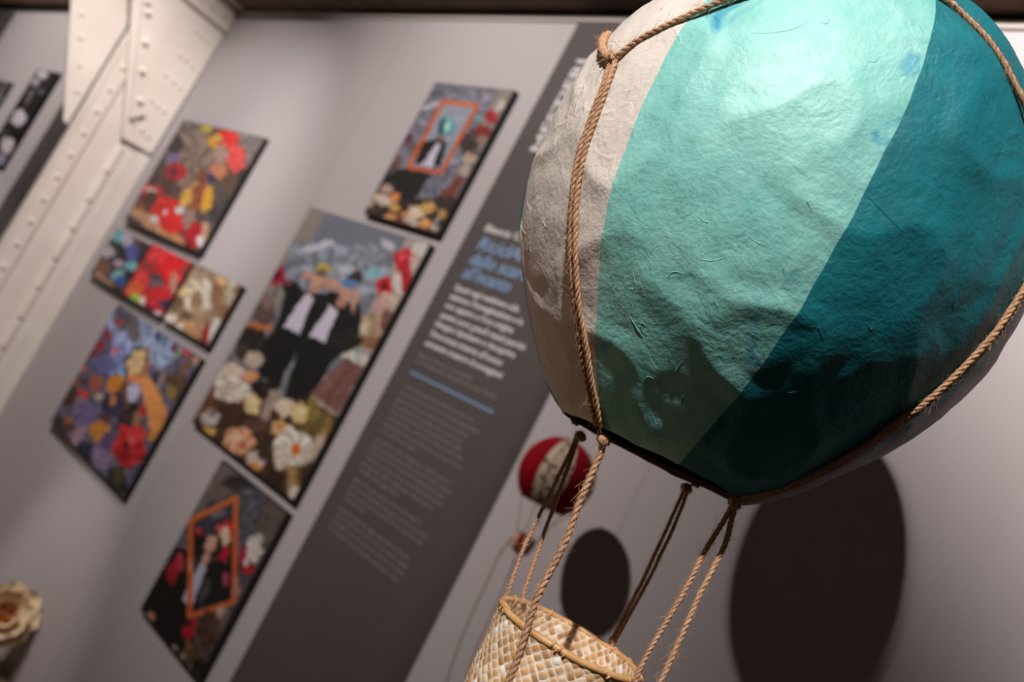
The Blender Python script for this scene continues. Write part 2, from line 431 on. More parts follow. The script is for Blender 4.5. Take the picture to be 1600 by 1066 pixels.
# two people in dark suits
P6 = [('p', [(445,25),(510,52),(330,420),(260,560),(180,560)], (146,136,130)), ('p', [(770,128),(870,160),(560,760),(420,700)], (176,162,156)),
 ('p', [(500,50),(775,130),(690,300),(600,470),(560,600),(230,600),(290,470)], (118,122,136)), e(600,250,110,90,(150,156,172)), e(450,260,90,110,(132,138,152)), e(640,200,60,50,(138,142,156)),
 e(465,168,52,11,(204,198,216),-12), e(505,152,22,10,(200,196,212)), e(712,160,30,13,(198,192,210),38), e(435,240,20,11,(178,176,196)), e(570,245,30,10,(198,194,212)), e(662,252,26,14,(130,192,205)),
 e(335,262,26,34,(165,34,62)), e(333,262,9,13,(60,14,22)), e(372,290,15,15,(120,40,60)), ('l', [(335,300),(315,350),(300,420)], 6, (70,60,58)),
 e(290,385,36,50,(96,76,70)), e(300,350,20,24,(140,110,110)), e(250,495,52,62,(45,38,38)), e(275,437,50,10,(196,112,70),10), e(215,520,20,30,(70,55,50)),
 e(820,180,28,28,(212,206,202)), e(770,212,36,38,(192,34,45)), e(760,200,15,12,(230,80,90)), e(800,225,16,30,(205,180,175)), e(700,300,29,30,(202,38,42)), e(698,300,12,12,(110,14,22)), e(770,285,20,40,(186,30,40)), e(742,292,18,34,(216,206,200)),
 e(735,345,52,28,(202,182,166)), e(690,370,30,26,(200,160,152)), e(655,455,52,60,(172,146,116)), e(630,440,14,22,(215,200,180)), e(690,440,18,24,(190,160,140)), e(650,490,40,20,(140,100,70)), e(603,548,54,20,(216,206,196),15), e(607,525,4,22,(60,160,170)), e(705,420,20,40,(120,80,70)),
 # person on the left
 ('p', [(365,290),(400,330),(440,310),(470,325),(512,320),(505,400),(440,480),(400,600),(340,645),(262,600),(300,480),(345,400)], (27,25,27)), e(385,308,34,20,(27,25,27),20), e(520,340,40,18,(30,27,29),-20), e(372,290,10,12,(140,60,80)),
 e(470,285,20,27,(206,156,130)), e(492,238,24,16,(192,170,92)), e(486,255,16,12,(110,80,60)), e(436,262,20,10,(202,150,130),-35), e(505,290,14,24,(202,150,128)), e(455,312,12,14,(190,135,115)),
 ('p', [(436,318),(456,345),(408,465),(355,435)], (216,206,226)),
 # person on the right
 ('p', [(515,350),(545,330),(575,360),(612,350),(622,400),(600,500),(520,560),(440,692),(358,680),(390,560),(430,470),(490,380)], (27,25,27)), e(570,480,50,34,(36,33,33)), e(610,270,10,26,(60,44,40)),
 e(565,325,20,26,(206,152,132)), e(596,270,22,15,(60,44,40)), e(585,290,30,14,(92,132,182)), e(530,295,14,20,(202,150,130)), e(598,345,11,44,(206,154,132),12), e(550,358,16,14,(190,135,115)),
 ('p', [(512,362),(538,385),(495,492),(442,470)], (216,206,226)), e(372,590,8,55,(142,142,156),24),
 e(250,680,80,70,(40,32,30)), ('p', [(570,540),(628,575),(540,732),(445,662)], (126,86,80)), ('l', [(590,560),(500,690)], 7, (96,62,56)), ('l', [(560,560),(480,675)], 5, (150,108,100)),
 ('p', [(40,760),(110,640),(200,650),(330,690),(440,690),(545,740),(390,1040),(200,900)], (74,50,38)), e(90,700,34,60,(112,70,45)), ('p', [(310,650),(355,655),(300,760),(270,750)], (170,150,140)), e(260,770,40,22,(95,65,55)),
 e(470,770,66,56,(112,92,52)), e(450,720,22,40,(140,118,60)), e(500,790,14,40,(140,112,60),15), e(420,700,14,24,(60,45,30)), e(470,850,26,50,(196,170,150),25),
 e(255,548,30,26,(202,182,162)), e(175,590,50,28,(226,206,190)), e(180,650,62,42,(230,216,206)), e(175,640,22,14,(205,185,165)), e(150,665,18,14,(200,180,165)), e(245,605,24,20,(226,160,112)), e(250,700,27,34,(226,196,142)), e(252,690,12,14,(240,225,180)), e(105,745,30,25,(202,192,192)), e(112,730,10,8,(120,90,90)),
 e(95,795,30,18,(222,172,92)), e(205,825,50,44,(222,160,124)), e(200,815,22,16,(238,190,160)), e(215,840,12,12,(190,110,80)), e(262,890,30,30,(210,190,180)), e(250,915,26,14,(210,140,60)), e(360,712,32,30,(226,206,182)), e(410,730,27,36,(226,196,142)), e(415,722,10,12,(240,225,190)), e(340,780,27,27,(216,176,122)), e(342,776,10,10,(210,110,60)),
 e(385,850,60,64,(226,216,206)), e(350,890,26,60,(216,202,186)), e(430,870,16,30,(200,190,178)), e(398,853,14,20,(226,108,40)), e(385,960,26,50,(172,132,82)), e(360,950,10,34,(90,70,40)), e(405,950,8,40,(110,84,44)), e(392,1005,16,26,(216,206,196)), e(290,850,26,40,(60,48,34)), e(330,960,30,40,(58,36,26))]
picture(-2.415, -1.757, -0.434, 0.403, P6, (120,118,124), 'largest photo panel, two people in dark suits raising their hands to their eyes', G, 6, (280,310), 2.176)
# figure behind an orange frame
P7 = [e(700,110,240,60,(112,110,122)), e(760,200,120,70,(128,126,142)), ('p', [(950,120),(1045,135),(850,500),(760,470)], (146,132,126)), ('p', [(590,190),(810,215),(620,600),(400,590)], (150,155,170)), e(640,480,60,90,(146,152,168)), e(560,700,90,110,(112,114,130)), e(700,540,40,60,(120,120,134)),
 e(510,228,64,13,(186,180,196),-20), e(565,205,24,12,(196,190,205)), e(480,325,34,13,(160,156,175),15), e(700,300,32,12,(176,178,190)), e(670,560,34,14,(160,165,180)), e(870,160,30,14,(150,140,160),40), e(825,298,28,12,(110,166,180)),
 e(385,420,22,32,(92,50,76)), e(330,430,22,54,(86,56,72)), e(300,560,46,44,(112,82,76)), e(300,495,18,20,(180,150,150)), e(270,600,46,24,(90,60,50)), e(220,690,70,90,(44,36,36)), e(420,480,34,40,(110,90,90)),
 ('p', [(545,425),(600,415),(625,470),(600,560),(590,590),(430,580),(440,520),(480,440)], (30,28,30)), ('p', [(560,450),(588,460),(532,602),(465,590)], (206,196,222)), e(588,420,12,24,(172,112,92)),
 e(618,350,44,57,(60,124,136),12), e(630,345,15,48,(172,222,204),12), e(590,360,13,44,(30,60,80),12), e(650,345,10,40,(96,176,196),12),
 ('p', [(375,600),(525,640),(470,740),(400,835),(170,770),(300,620)], (34,31,31)), e(760,460,58,64,(60,50,52)), e(800,400,40,40,(80,62,62)), e(960,215,18,36,(192,182,172),20), e(900,285,32,46,(162,30,45)), e(905,270,12,14,(200,60,70)), e(935,240,12,22,(190,170,165)), e(835,365,28,30,(142,34,44)), e(875,380,22,34,(120,40,40)),
 e(840,430,26,26,(150,120,105)), e(765,540,37,37,(192,166,146)), e(735,622,37,32,(182,166,152)), e(790,500,20,18,(110,80,66)), ('p', [(690,645),(745,660),(645,832),(555,795)], (122,66,52)), ('l', [(720,660),(610,800)], 8, (96,50,40)),
 ('l', [(600,195),(813,220),(590,632),(388,600),(600,195)], 24, (202,94,46)), ('l', [(605,190),(815,214)], 14, (222,116,60)),
 ('p', [(95,870),(170,760),(400,800),(680,790),(580,1020)], (52,38,32)), e(590,830,90,50,(60,46,38)),
 e(255,730,40,28,(182,152,136)), e(145,815,32,30,(192,166,146)), e(205,785,32,28,(216,182,156)), e(245,805,42,34,(202,187,176)), e(305,785,30,27,(222,140,82)), e(300,845,30,28,(206,162,92)), e(170,860,40,20,(80,60,50)), e(275,905,46,20,(212,152,92)), e(365,885,27,19,(206,130,82)),
 e(435,873,50,42,(216,192,167)), e(430,870,20,16,(235,215,195)), e(510,850,44,34,(212,166,96)), e(390,922,40,20,(196,182,176)), e(435,947,32,18,(205,185,175)), e(497,945,37,34,(226,150,86)), e(490,935,16,14,(240,185,130)), e(595,890,26,32,(186,140,86)), e(550,970,24,18,(192,182,172)), e(560,930,14,26,(150,150,150),20), e(340,940,26,14,(140,60,30))]
picture(-2.128, -1.750, 0.436, 0.938, P7, (120,118,130), 'upper photo panel of a figure in an upright orange frame, beside the text strip', G, 7, (540,110), 3.946, 0.0022)
P8 = [('p', [(425,60),(520,140),(400,280),(300,330),(330,230)], (112,100,98)), e(500,160,70,30,(52,46,50)), e(620,280,80,110,(84,80,92)), e(560,420,90,100,(84,82,94)), ('p', [(620,220),(735,300),(560,620),(590,400)], (96,84,80)), e(250,400,46,60,(100,92,92)),
 e(400,260,36,20,(66,62,76)), e(545,200,22,14,(96,100,112)), ('p', [(55,735),(215,455),(290,470),(300,620),(290,800),(330,1010),(300,1062),(200,940)], (24,21,22)), ('p', [(290,340),(490,240),(480,700),(280,760)], (62,58,66)), e(410,300,36,16,(110,106,120),-15),
 e(200,570,26,48,(162,32,40)), e(236,520,22,38,(190,58,74)), e(325,395,20,30,(192,48,64)), e(300,440,20,60,(34,28,32)), e(330,460,28,60,(30,26,28)), e(455,370,32,38,(200,38,48)), e(430,470,34,48,(178,28,38)), e(440,402,24,42,(226,200,172)), e(415,370,16,18,(220,80,90)),
 e(395,445,34,54,(50,34,34)), e(378,438,24,38,(216,166,146),15), e(355,505,15,36,(206,156,136),28), ('p', [(360,530),(430,510),(480,570),(465,690),(300,740),(310,640)], (27,25,27)), ('p', [(335,525),(358,545),(295,722),(248,690),(285,600)], (192,186,208)), e(348,655,16,58,(72,72,80),20), e(448,600,14,34,(170,70,90)), e(470,545,12,60,(20,18,20)),
 ('l', [(288,332),(492,228),(484,700),(280,768),(288,332)], 23, (206,100,44)), ('l', [(284,326),(497,220)], 10, (222,122,62)), e(283,540,8,30,(220,140,110)), e(494,610,9,34,(200,130,120)),
 e(535,490,26,44,(172,26,50)), e(575,462,34,58,(216,206,200)), e(600,415,16,22,(200,190,186)), e(550,550,28,25,(166,20,36)), e(540,520,14,20,(215,200,195)), e(500,650,18,20,(160,120,110)), e(425,750,24,26,(192,166,156)), e(370,835,54,84,(76,52,46)), e(400,800,16,50,(92,64,56)),
 e(440,780,12,50,(120,100,90),20), e(275,840,28,32,(170,28,40)), e(302,800,12,22,(180,36,46)), e(300,950,42,56,(84,64,48)), e(100,772,21,26,(192,132,104)), e(212,912,14,17,(172,152,132)), e(250,950,12,20,(152,132,112)), e(290,1010,10,20,(150,130,90)), e(320,1000,30,40,(40,30,26)), e(275,900,12,30,(130,96,60))]
picture(-2.160, -1.756, -0.977, -0.467, P8, (78,72,77), 'lowest photo panel, a person in a black jacket behind a tilted orange frame', G, 8, (200,700), 2.914, 0.0024)
# black-and-white ones beyond the column
B1 = [e(235,60,30,26,(202,192,202)), e(195,100,20,22,(190,180,190)), e(165,180,10,62,(122,112,120),25), e(105,300,36,46,(216,206,216),20), e(45,455,40,46,(202,192,197)), e(5,530,30,30,(150,146,170)), e(225,155,24,16,(90,84,90)), e(20,380,30,20,(70,62,66))]
picture(-6.05, -5.615, 0.06, 0.745, B1, (36,29,31), 'narrow black-and-white photo panel beyond the column, beside the far dark strip', 'black-and-white panels beyond the column', 9, (0,100), 3.553, 0.005)
B2 = [e(0,230,40,60,(150,142,150)), e(-40,320,60,60,(170,160,165))]
picture(-6.95, -6.405, 0.30, 0.615, B2, (96,88,94), 'grey photo panel cut by the left edge of the picture, black right border', 'black-and-white panels beyond the column', 10, (0,100), 3.553, 0.008)

# ------------------------------------------------------------------ text strips
def text_mesh(mb, s, x0, zb, width, size, m=0, shear=0.0, vertical=False, ext=0.0012, y=1.4995, bold=0.0):
    cu = bpy.data.curves.new('t', 'FONT'); cu.body = s; cu.size = size; cu.shear = shear; cu.extrude = ext; cu.offset = bold
    cu.resolution_u = 3
    o = bpy.data.objects.new('t', cu)
    me = bpy.data.meshes.new_from_object(o)
    xs = [v.co.x for v in me.vertices]; a, c = min(xs), max(xs)
    k = (width / (c - a)) if width else 1.0
    vs = []
    for v in me.vertices:
        u = (v.co.x - a) * k; t = v.co.y; d = v.co.z
        if vertical: vs.append((x0 - t, y - d, zb + u + H))
        else: vs.append((x0 + u, y - d, zb + t + H))
    mb.add(vs, [tuple(p.vertices) for p in me.polygons], m)
    bpy.data.objects.remove(o); bpy.data.meshes.remove(me); bpy.data.curves.remove(cu)

SX0, SX1 = -1.646, -1.139
r = root('text_panel', ((SX0 + SX1) / 2, 1.51, -0.98 + H), 'tall charcoal text strip with blue and white lettering, behind the big balloon', 'sign', 'dark text strips')
b = MB(); pf = [(SX0, 1.5)] + [(SX1 - 0.075 + 0.075 * t, 1.5 + 0.0185 * t ** 2.2) for t in [k / 10 for k in range(11)]] + [(SX1, WY - 0.001), (SX0, WY - 0.001)]
nn = len(pf); b.add([(x, y, -1.0 + H) for x, y in pf] + [(x, y, 1.19 + H) for x, y in pf], [(i, (i + 1) % nn, nn + (i + 1) % nn, nn + i) for i in range(nn)] + [tuple(range(nn - 1, -1, -1)), tuple(range(nn, 2 * nn))])
b.build('board', M_strip, r)
b = MB(); text_mesh(b, 'MESTIERI', -1.528, 0.752, 0.305, 0.066, vertical=True, bold=0.001); tag(b.build('vertical_word', M_txtw, r), 'white capitals running up the strip')
b = MB(); text_mesh(b, 'Bianca Carraro', -1.585, 0.487, 0.240, 0.030, bold=0.0006); tag(b.build('name_line', M_txtw, r), 'white name above the blue title')
b = MB()
for s, z, wd in (('RiciclArte', 0.432, 0.235), ('dallo scarto', 0.384, 0.245), ("all'incanto", 0.340, 0.185)):
    text_mesh(b, s, -1.580, z, wd, 0.052, shear=0.15, bold=0.0008)
tag(b.build('title_lines', M_txtb, r), 'pale blue slanted title')
b = MB()
for (s, x1, z) in (('Questi sogni sembrano sulla', -1.334, 0.300), ("esistono l'immaginazione e la", -1.301, 0.2715), ("non appare e l'ora origina", -1.318, 0.2435),
                   ('questo poco grandi menti perch\u00e9', -1.257, 0.2135), ('bisogna ripensare e riscoprire', -1.275, 0.1855), ("l'innocenza interna all'uomo", -1.301, 0.155), ('attraente creatore di arrangiarsi', -1.282, 0.1255)):
    text_mesh(b, s, -1.584, z, x1 + 1.584, 0.0235, bold=0.0006)
tag(b.build('lead_text', M_txtw, r), 'white lead paragraph')
b = MB()
for (s, x1, z) in (('Bianca Carraro, scenografa', -1.367, 0.090), ("e l'immaginazione, fotografo di scena, Padova", -1.266, 0.072)):
    text_mesh(b, s, -1.585, z, x1 + 1.585, 0.0165)
b.build('credit_text', M_txtg, r)
b = MB(); b.box((-1.585, 1.4985, 0.0385 + H), (-1.253, 1.5, 0.0435 + H)); tag(b.build('divider_line', M_txtb, r), 'thin pale blue line')
WORDS = ('il teatro dei sogni nasce dalla carta che torna a vivere fra le mani di chi crea mondi sospesi dove ogni cosa trova una nuova forma e una '
         'storia da raccontare con ago filo colla e colore per volare ancora').split()
rows = [(-1.297, -0.004), (-1.267, -0.024), (-1.294, -0.044), (-1.296, -0.063), (-1.289, -0.081), (-1.279, -0.100), (-1.268, -0.120), (-1.431, -0.139),
        (-1.27, -0.166), (-1.258, -0.184), (-1.272, -0.202), (-1.261, -0.221), (-1.287, -0.240), (-1.413, -0.259), (-1.3, -0.287), (-1.259, -0.306), (-1.263, -0.325),
        (-1.49, -0.343), (-1.283, -0.373), (-1.274, -0.391), (-1.27, -0.410), (-1.278, -0.430)]
b = MB(); k = 0
for x1, z in rows:
    want = (x1 + 1.584) / 0.0066; s = ''
    while len(s) < want: s += WORDS[k % len(WORDS)] + ' '; k += 1
    text_mesh(b, s.strip(), -1.584, z, x1 + 1.584, 0.0155)
tag(b.build('small_text', M_txtg, r), 'small grey paragraphs', kind='stuff')

r = root('text_panel', (-5.0, 1.51, -0.98 + H), 'dark text strip beyond the column with very faint lettering', 'sign', 'dark text strips')
b = MB(); b.box((-5.27, 1.5, -1.0 + H), (-4.76, WY - 0.001, 1.19 + H), bev=0.0015); b.build('board', M_strip, r)
b = MB(); k = 3
for i in range(13):
    if i in (5, 9): continue
    s = ''
    while len(s) < 24: s += WORDS[k % len(WORDS)] + ' '; k += 1
    text_mesh(b, s.strip(), -5.19, 0.45 - i * 0.045, 0.30, 0.026)
M_faint = mat('text_faint_grey', (104, 96, 95), 0.7)
tag(b.build('small_text', M_faint, r), 'faint grey lettering')
r = root('text_panel', (-7.65, 1.51, -0.98 + H), 'dark strip in the far upper left corner, mostly out of the picture', 'sign', 'dark text strips')
b = MB(); b.box((-7.9, 1.5, -1.0 + H), (-7.40, WY - 0.001, 1.19 + H), bev=0.0015); b.build('board', M_strip, r)
b = MB(); text_mesh(b, 'MESTIERI', -7.76, 0.752, 0.305, 0.062, vertical=True, bold=0.001); b.build('vertical_word', M_txtw, r)

# ------------------------------------------------------------------ riveted steel column
XC = -3.84
r = root('riveted_column', (XC - 0.06, 1.35, 0), 'cream riveted steel column with gusset plates against the grey wall', 'column')
b = MB(); b.box((XC - 0.04, 1.187, 0), (XC - 0.022, WY - 0.001, 4.5)); b.build('web_plate', M_steel, r)
b = MB(); b.box((XC - 0.045, 1.172, 0), (XC - 0.005, 1.187, 4.5), bev=0.002); b.build('front_flange', M_steel, r)
b = MB(); b.box((XC - 0.022, 1.187, 0), (XC - 0.010, 1.258, 4.5), bev=0.002)
z = -1.4
while z < 2.9:
    b.dome((XC - 0.010, 1.226, z - 0.052 + H), (1, 0, 0), 0.011, 0.009); z += 0.1125
b.build('front_angle', M_steel, r, smooth=False)
b = MB(); z = 0.39
b.box((XC - 0.022, 1.392, 0), (XC - 0.009, 1.458, 4.5), bev=0.002)
while z > -1.4:
    b.box((XC - 0.024, 1.378, z - 0.145 + H), (XC + 0.002, 1.398, z - 0.008 + H), bev=0.003); z -= 0.150
b.build('batten', M_steel, r)
b = MB(); b.box((XC - 0.022, 1.460, 0), (XC - 0.005, WY - 0.001, 4.5), bev=0.003); b.build('back_flange', M_steel, r)
# gusset with rivets
g = [(1.364,.415),(1.507,.422),(1.519,1.16),(1.519,1.9),(0.60,1.9),(0.93,1.3),(1.112,.951),(1.24,.683)]
b = MB(); b.plate([(y, z + H) for y, z in g], XC - 0.004, XC + 0.008)
for (y, z) in [(1.404,1.02),(1.467,1.02),(1.398,.889),(1.466,.879),(1.386,.77),(1.471,.763),(1.39,.636),(1.462,.625),(1.377,.499),(1.461,.487),
               (1.435,1.02),(1.432,.884),(1.43,.766),(1.426,.63),(1.42,.493)]:
    b.dome((XC + 0.008, y, z + H), (1, 0, 0), 0.009, 0.008)
b.build('gusset_plate', M_steel, r)
s_ = [(1.345,.505),(1.395,.56),(1.187,1.014),(0.90,1.62),(0.84,1.62),(1.140,.982)]
b = MB(); b.plate([(y, z + H) for y, z in s_], XC + 0.008, XC + 0.024)
for (y, z) in [(1.10,1.12),(1.164,.985),(1.187,.946),(1.239,.831),(1.290,.716),(1.344,.598)]:
    b.dome((XC + 0.024, y, z + H), (1, 0, 0), 0.017, 0.014)
b.build('stiffener', M_steel, r)
b = MB(); b.box((XC + 0.008, 0.9, 1.105 + H), (XC + 0.024, 1.518, 1.30 + H), bev=0.002)
b.box((XC + 0.008, 0.9, 1.235 + H), (XC + 0.07, 1.518, 1.25 + H), bev=0.002)
for y in (1.28, 1.34, 1.40, 1.46): b.dome((XC + 0.024, y, 1.16 + H), (1, 0, 0), 0.010, 0.009)
b.build('haunch_angle', M_steel, r)
h_ = [(1.172,.345),(1.150,.354),(.941,.808),(.70,1.33),(.40,1.9),(1.172,1.9)]
b = MB(); b.plate([(y, z + H) for y, z in h_], XC - 0.085, XC - 0.073)
for (y, z) in [(1.002,.789),(1.044,.701),(1.094,.598),(1.138,.495),(.96,.88),(.90,1.02)]:
    b.dome((XC - 0.073, y, z + H), (1, 0, 0), 0.010, 0.008)
tag(b.build('haunch_plate', M_steel, r), 'shaded plate reaching out in front of the column')

# ------------------------------------------------------------------ the big balloon
C0 = V((-0.18804, 0.34821, 0.14069 + H))
TK = np.radians([22.7, 40, 60, 80, 100, 120, 145, 180.])
RK = np.array([0.12653, 0.11912, 0.11671, 0.11817, 0.12211, 0.12805, 0.1365, 0.139])
def nat_spline(zk, rk):
    n = len(zk); h = np.diff(zk); A = np.zeros((n, n)); bb = np.zeros(n); A[0, 0] = A[-1, -1] = 1
    for i in range(1, n - 1):
        A[i, i-1] = h[i-1]; A[i, i] = 2 * (h[i-1] + h[i]); A[i, i+1] = h[i]
        bb[i] = 6 * ((rk[i+1] - rk[i]) / h[i] - (rk[i] - rk[i-1]) / h[i-1])
    m = np.linalg.solve(A, bb)
    def f(z):
        i = int(min(max(np.searchsorted(zk, z) - 1, 0), n - 2)); u = z - zk[i]; w_ = zk[i+1] - z; H_ = h[i]
        return float((m[i] * w_**3 + m[i+1] * u**3) / (6 * H_) + (rk[i] / H_ - m[i] * H_ / 6) * w_ + (rk[i+1] / H_ - m[i+1] * H_ / 6) * u)
    return f
RF = nat_spline(TK, RK)
def bp(lon, th, off=0.0):
    """point on the balloon's skin: lon in degrees, th = degrees up from its bottom"""
    a = math.radians(lon); t = math.radians(th)
    R = RF(max(t, TK[0])) + off
    return C0 + V((math.cos(a) * math.sin(t) * R, math.sin(a) * math.sin(t) * R, -math.cos(t) * R))
def lump(p):
    q = p * 1.0
    v = 0.0016 * noise.noise(q * 14) + 0.0006 * noise.noise(q * 36 + V((3, 1, 7))) 
    rid = 1 - abs(noise.noise(q * 24 + V((9, 2, 4)))) * 2
    v += 0.0011 * max(rid - 0.5, 0) * 2
    v += 0.00035 * noise.noise(q * 95)
    return v

def skin_material(name, base, alt, stain, rough, hi):
    m = bpy.data.materials.new(name); m.use_nodes = True
    nt = m.node_tree; N = nt.nodes; L = nt.links; b = N['Principled BSDF']
    b.inputs['Roughness'].default_value = rough; b.inputs['Specular IOR Level'].default_value = 0.5
    b.inputs['Coat Weight'].default_value = hi; b.inputs['Coat Roughness'].default_value = 0.38
    tc = N.new('ShaderNodeTexCoord')
    def nz(scale, det, rg=0.5, dist=0.0, vec=None):
        n = N.new('ShaderNodeTexNoise'); n.inputs['Scale'].default_value = scale; n.inputs['Detail'].default_value = det
        n.inputs['Roughness'].default_value = rg; n.inputs['Distortion'].default_value = dist
        L.new(vec if vec else tc.outputs['Object'], n.inputs['Vector']); return n
    # brush strokes run up and down the gores
    mp = N.new('ShaderNodeMapping'); mp.inputs['Scale'].default_value = (1, 1, 0.22)
    L.new(tc.outputs['Object'], mp.inputs['Vector'])
    n1 = nz(26, 8, 0.62); n2 = nz(150, 6, 0.7, 0.4, mp.outputs[0]); n3 = nz(14, 5, 0.6, 0.8)
    r1 = N.new('ShaderNodeValToRGB'); r1.color_ramp.elements[0].position = 0.32; r1.color_ramp.elements[1].position = 0.68
    r1.color_ramp.elements[0].color = lin(alt); r1.color_ramp.elements[1].color = lin(base)
    mix0 = N.new('ShaderNodeMath'); mix0.operation = 'MULTIPLY_ADD'; mix0.inputs[1].default_value = 0.55
    mm = N.new('ShaderNodeMath'); mm.operation = 'MULTIPLY'; mm.inputs[1].default_value = 0.45
    L.new(n2.outputs['Fac'], mm.inputs[0]); L.new(n1.outputs['Fac'], mix0.inputs[0]); L.new(mm.outputs[0], mix0.inputs[2])
    L.new(mix0.outputs[0], r1.inputs[0])
    # rare saturated brush marks
    r2 = N.new('ShaderNodeValToRGB'); r2.color_ramp.elements[0].position = 0.66; r2.color_ramp.elements[1].position = 0.76
    n4 = nz(34, 3, 0.5, 1.2)
    L.new(n4.outputs['Fac'], r2.inputs[0])
    mx = N.new('ShaderNodeMixRGB'); mx.inputs[2].default_value = lin(stain)
    L.new(r2.outputs[0], mx.inputs[0]); L.new(r1.outputs[0], mx.inputs[1])
    L.new(mx.outputs[0], b.inputs['Base Color'])
    # crumpled paper: folds, creases, fibres
    vo = N.new('ShaderNodeTexVoronoi'); vo.feature = 'DISTANCE_TO_EDGE'; vo.inputs['Scale'].default_value = 26
    wv = N.new('ShaderNodeVectorMath'); wv.operation = 'ADD'
    sc = N.new('ShaderNodeVectorMath'); sc.operation = 'SCALE'; sc.inputs['Scale'].default_value = 0.055
    L.new(n3.outputs['Color'], sc.inputs[0]); L.new(tc.outputs['Object'], wv.inputs[0]); L.new(sc.outputs[0], wv.inputs[1])
    L.new(wv.outputs[0], vo.inputs['Vector'])
    cr = N.new('ShaderNodeMapRange'); cr.inputs['From Max'].default_value = 0.035
    L.new(vo.outputs['Distance'], cr.inputs['Value'])
    mk = N.new('ShaderNodeMath'); mk.operation = 'MULTIPLY'      # creases fade in and out
    mr = N.new('ShaderNodeMapRange'); mr.inputs['From Min'].default_value = 0.52; mr.inputs['From Max'].default_value = 0.62
    L.new(nz(9, 3).outputs['Fac'], mr.inputs['Value'])
    inv = N.new('ShaderNodeMath'); inv.operation = 'SUBTRACT'; inv.inputs[0].default_value = 1
    L.new(cr.outputs[0], inv.inputs[1]); L.new(inv.outputs[0], mk.inputs[0]); L.new(mr.outputs[0], mk.inputs[1])
    fine = nz(420, 5, 0.6); mid = nz(75, 6, 0.6, 0.5)
    def bump(h, strength, dist, prev=None):
        x = N.new('ShaderNodeBump'); x.inputs['Strength'].default_value = strength; x.inputs['Distance'].default_value = dist
        L.new(h, x.inputs['Height'])
        if prev: L.new(prev, x.inputs['Normal'])
        return x.outputs[0]
    a = bump(mid.outputs['Fac'], 0.5, 0.0019)
    a = bump(mk.outputs[0], 0.5, 0.0005, a)
    a = bump(n2.outputs['Fac'], 0.16, 0.0004, a)
    a = bump(fine.outputs['Fac'], 0.6, 0.0006, a)
    L.new(a, b.inputs['Normal'])
    return m
M_mint = skin_material('mint_papier_mache', (150, 214, 207), (108, 186, 180), (40, 146, 180), 0.5, 0.12)
M_teal = skin_material('teal_papier_mache', (0, 128, 140), (0, 96, 108), (60, 140, 150), 0.6, 0.04)
M_white = skin_material('white_papier_mache', (226, 219, 212), (204, 196, 188), (186, 176, 166), 0.55, 0.1)
M_darkened = skin_material('shade_darkened_white_papier_mache', (128, 114, 118), (108, 95, 99), (90, 78, 84), 0.6, 0.04)  # white gore on the right, its shade painted into a darker colour
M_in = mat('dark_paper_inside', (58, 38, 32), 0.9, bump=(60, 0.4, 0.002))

big = root('hot_air_balloon_model', (C0.x, C0.y, C0.z - 0.2), 'large teal, mint and white papier-mache balloon in the foreground, bound in jute twine', 'balloon model', None)
SEAMS = [-138.3, -93.3, -48.6, 2.5, 42, 87, 132, 177, 221.7]
KIND = ['white', 'mint', 'teal', 'darkened', 'mint', 'teal', 'mint', 'teal']
KM = dict(darkened=M_darkened, white=M_white, mint=M_mint, teal=M_teal)
def seam_lon(i, th):
    t = math.radians(th)
    return SEAMS[i] + (0.9 * noise.noise(V((t * 2.2, (i % 8) * 4.1, 0.5))) + 0.3 * noise.noise(V((t * 9, (i % 8) * 2.7, 4)))) 
for gi in range(8):
    b = MB(); nu, nv = 64, 190
    for j in range(nv + 1):
        th = 22.7 + (180 - 22.7) * j / nv
        l0, l1 = seam_lon(gi, th), seam_lon(gi + 1, th) if gi < 7 else seam_lon(0, th) + 360
        for i in range(nu + 1):
            lon = l0 + (l1 - l0) * i / nu
            p = bp(lon, th)
            off = lump(p)
            b.v.append(tuple(C0 + (p - C0) * (1 + off / 0.12)))
    W_ = nu + 1
    b.f = [(j * W_ + i, j * W_ + i + 1, (j + 1) * W_ + i + 1, (j + 1) * W_ + i) for j in range(nv) for i in range(nu)]
    b.mi = [0] * len(b.f)
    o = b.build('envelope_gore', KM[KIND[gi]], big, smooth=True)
    tag(o, {'white': 'greyish white paper gore', 'mint': 'pale mint green paper gore', 'darkened': 'mauve white paper gore, shade painted into its colour', 'teal': 'deep teal paper gore'}[KIND[gi]])
# stray paper fibres glued under the paint
rnd = random.Random(17)
for gi in (0, 1, 2):
    b = MB()
    for _ in range(20):
        lon = SEAMS[gi] + rnd.uniform(3, 40); th = rnd.uniform(30, 128); dl = rnd.uniform(-1, 1); dt = rnd.uniform(-1, 1); cv = rnd.uniform(-2.2, 2.2)
        L_ = rnd.choice((1.5, 2.5, 4, 8)); n_ = 9; P_ = []
        for i in range(n_):
            u = i / (n_ - 1) - 0.5
            q = bp(lon + (dl * u * L_ + cv * u * u * 2) / 0.8, th + dt * u * L_ - cv * u * u * 2)
            P_.append(C0 + (q - C0) * (1 + lump(q) / 0.12))
        b.tube(P_, [0.00007 + 0.00013 * math.sin(PI * i / (n_ - 1)) for i in range(n_)], 5)
    b.build('paper_fibres', KM[KIND[gi]], big, smooth=True)['kind'] = 'stuff'
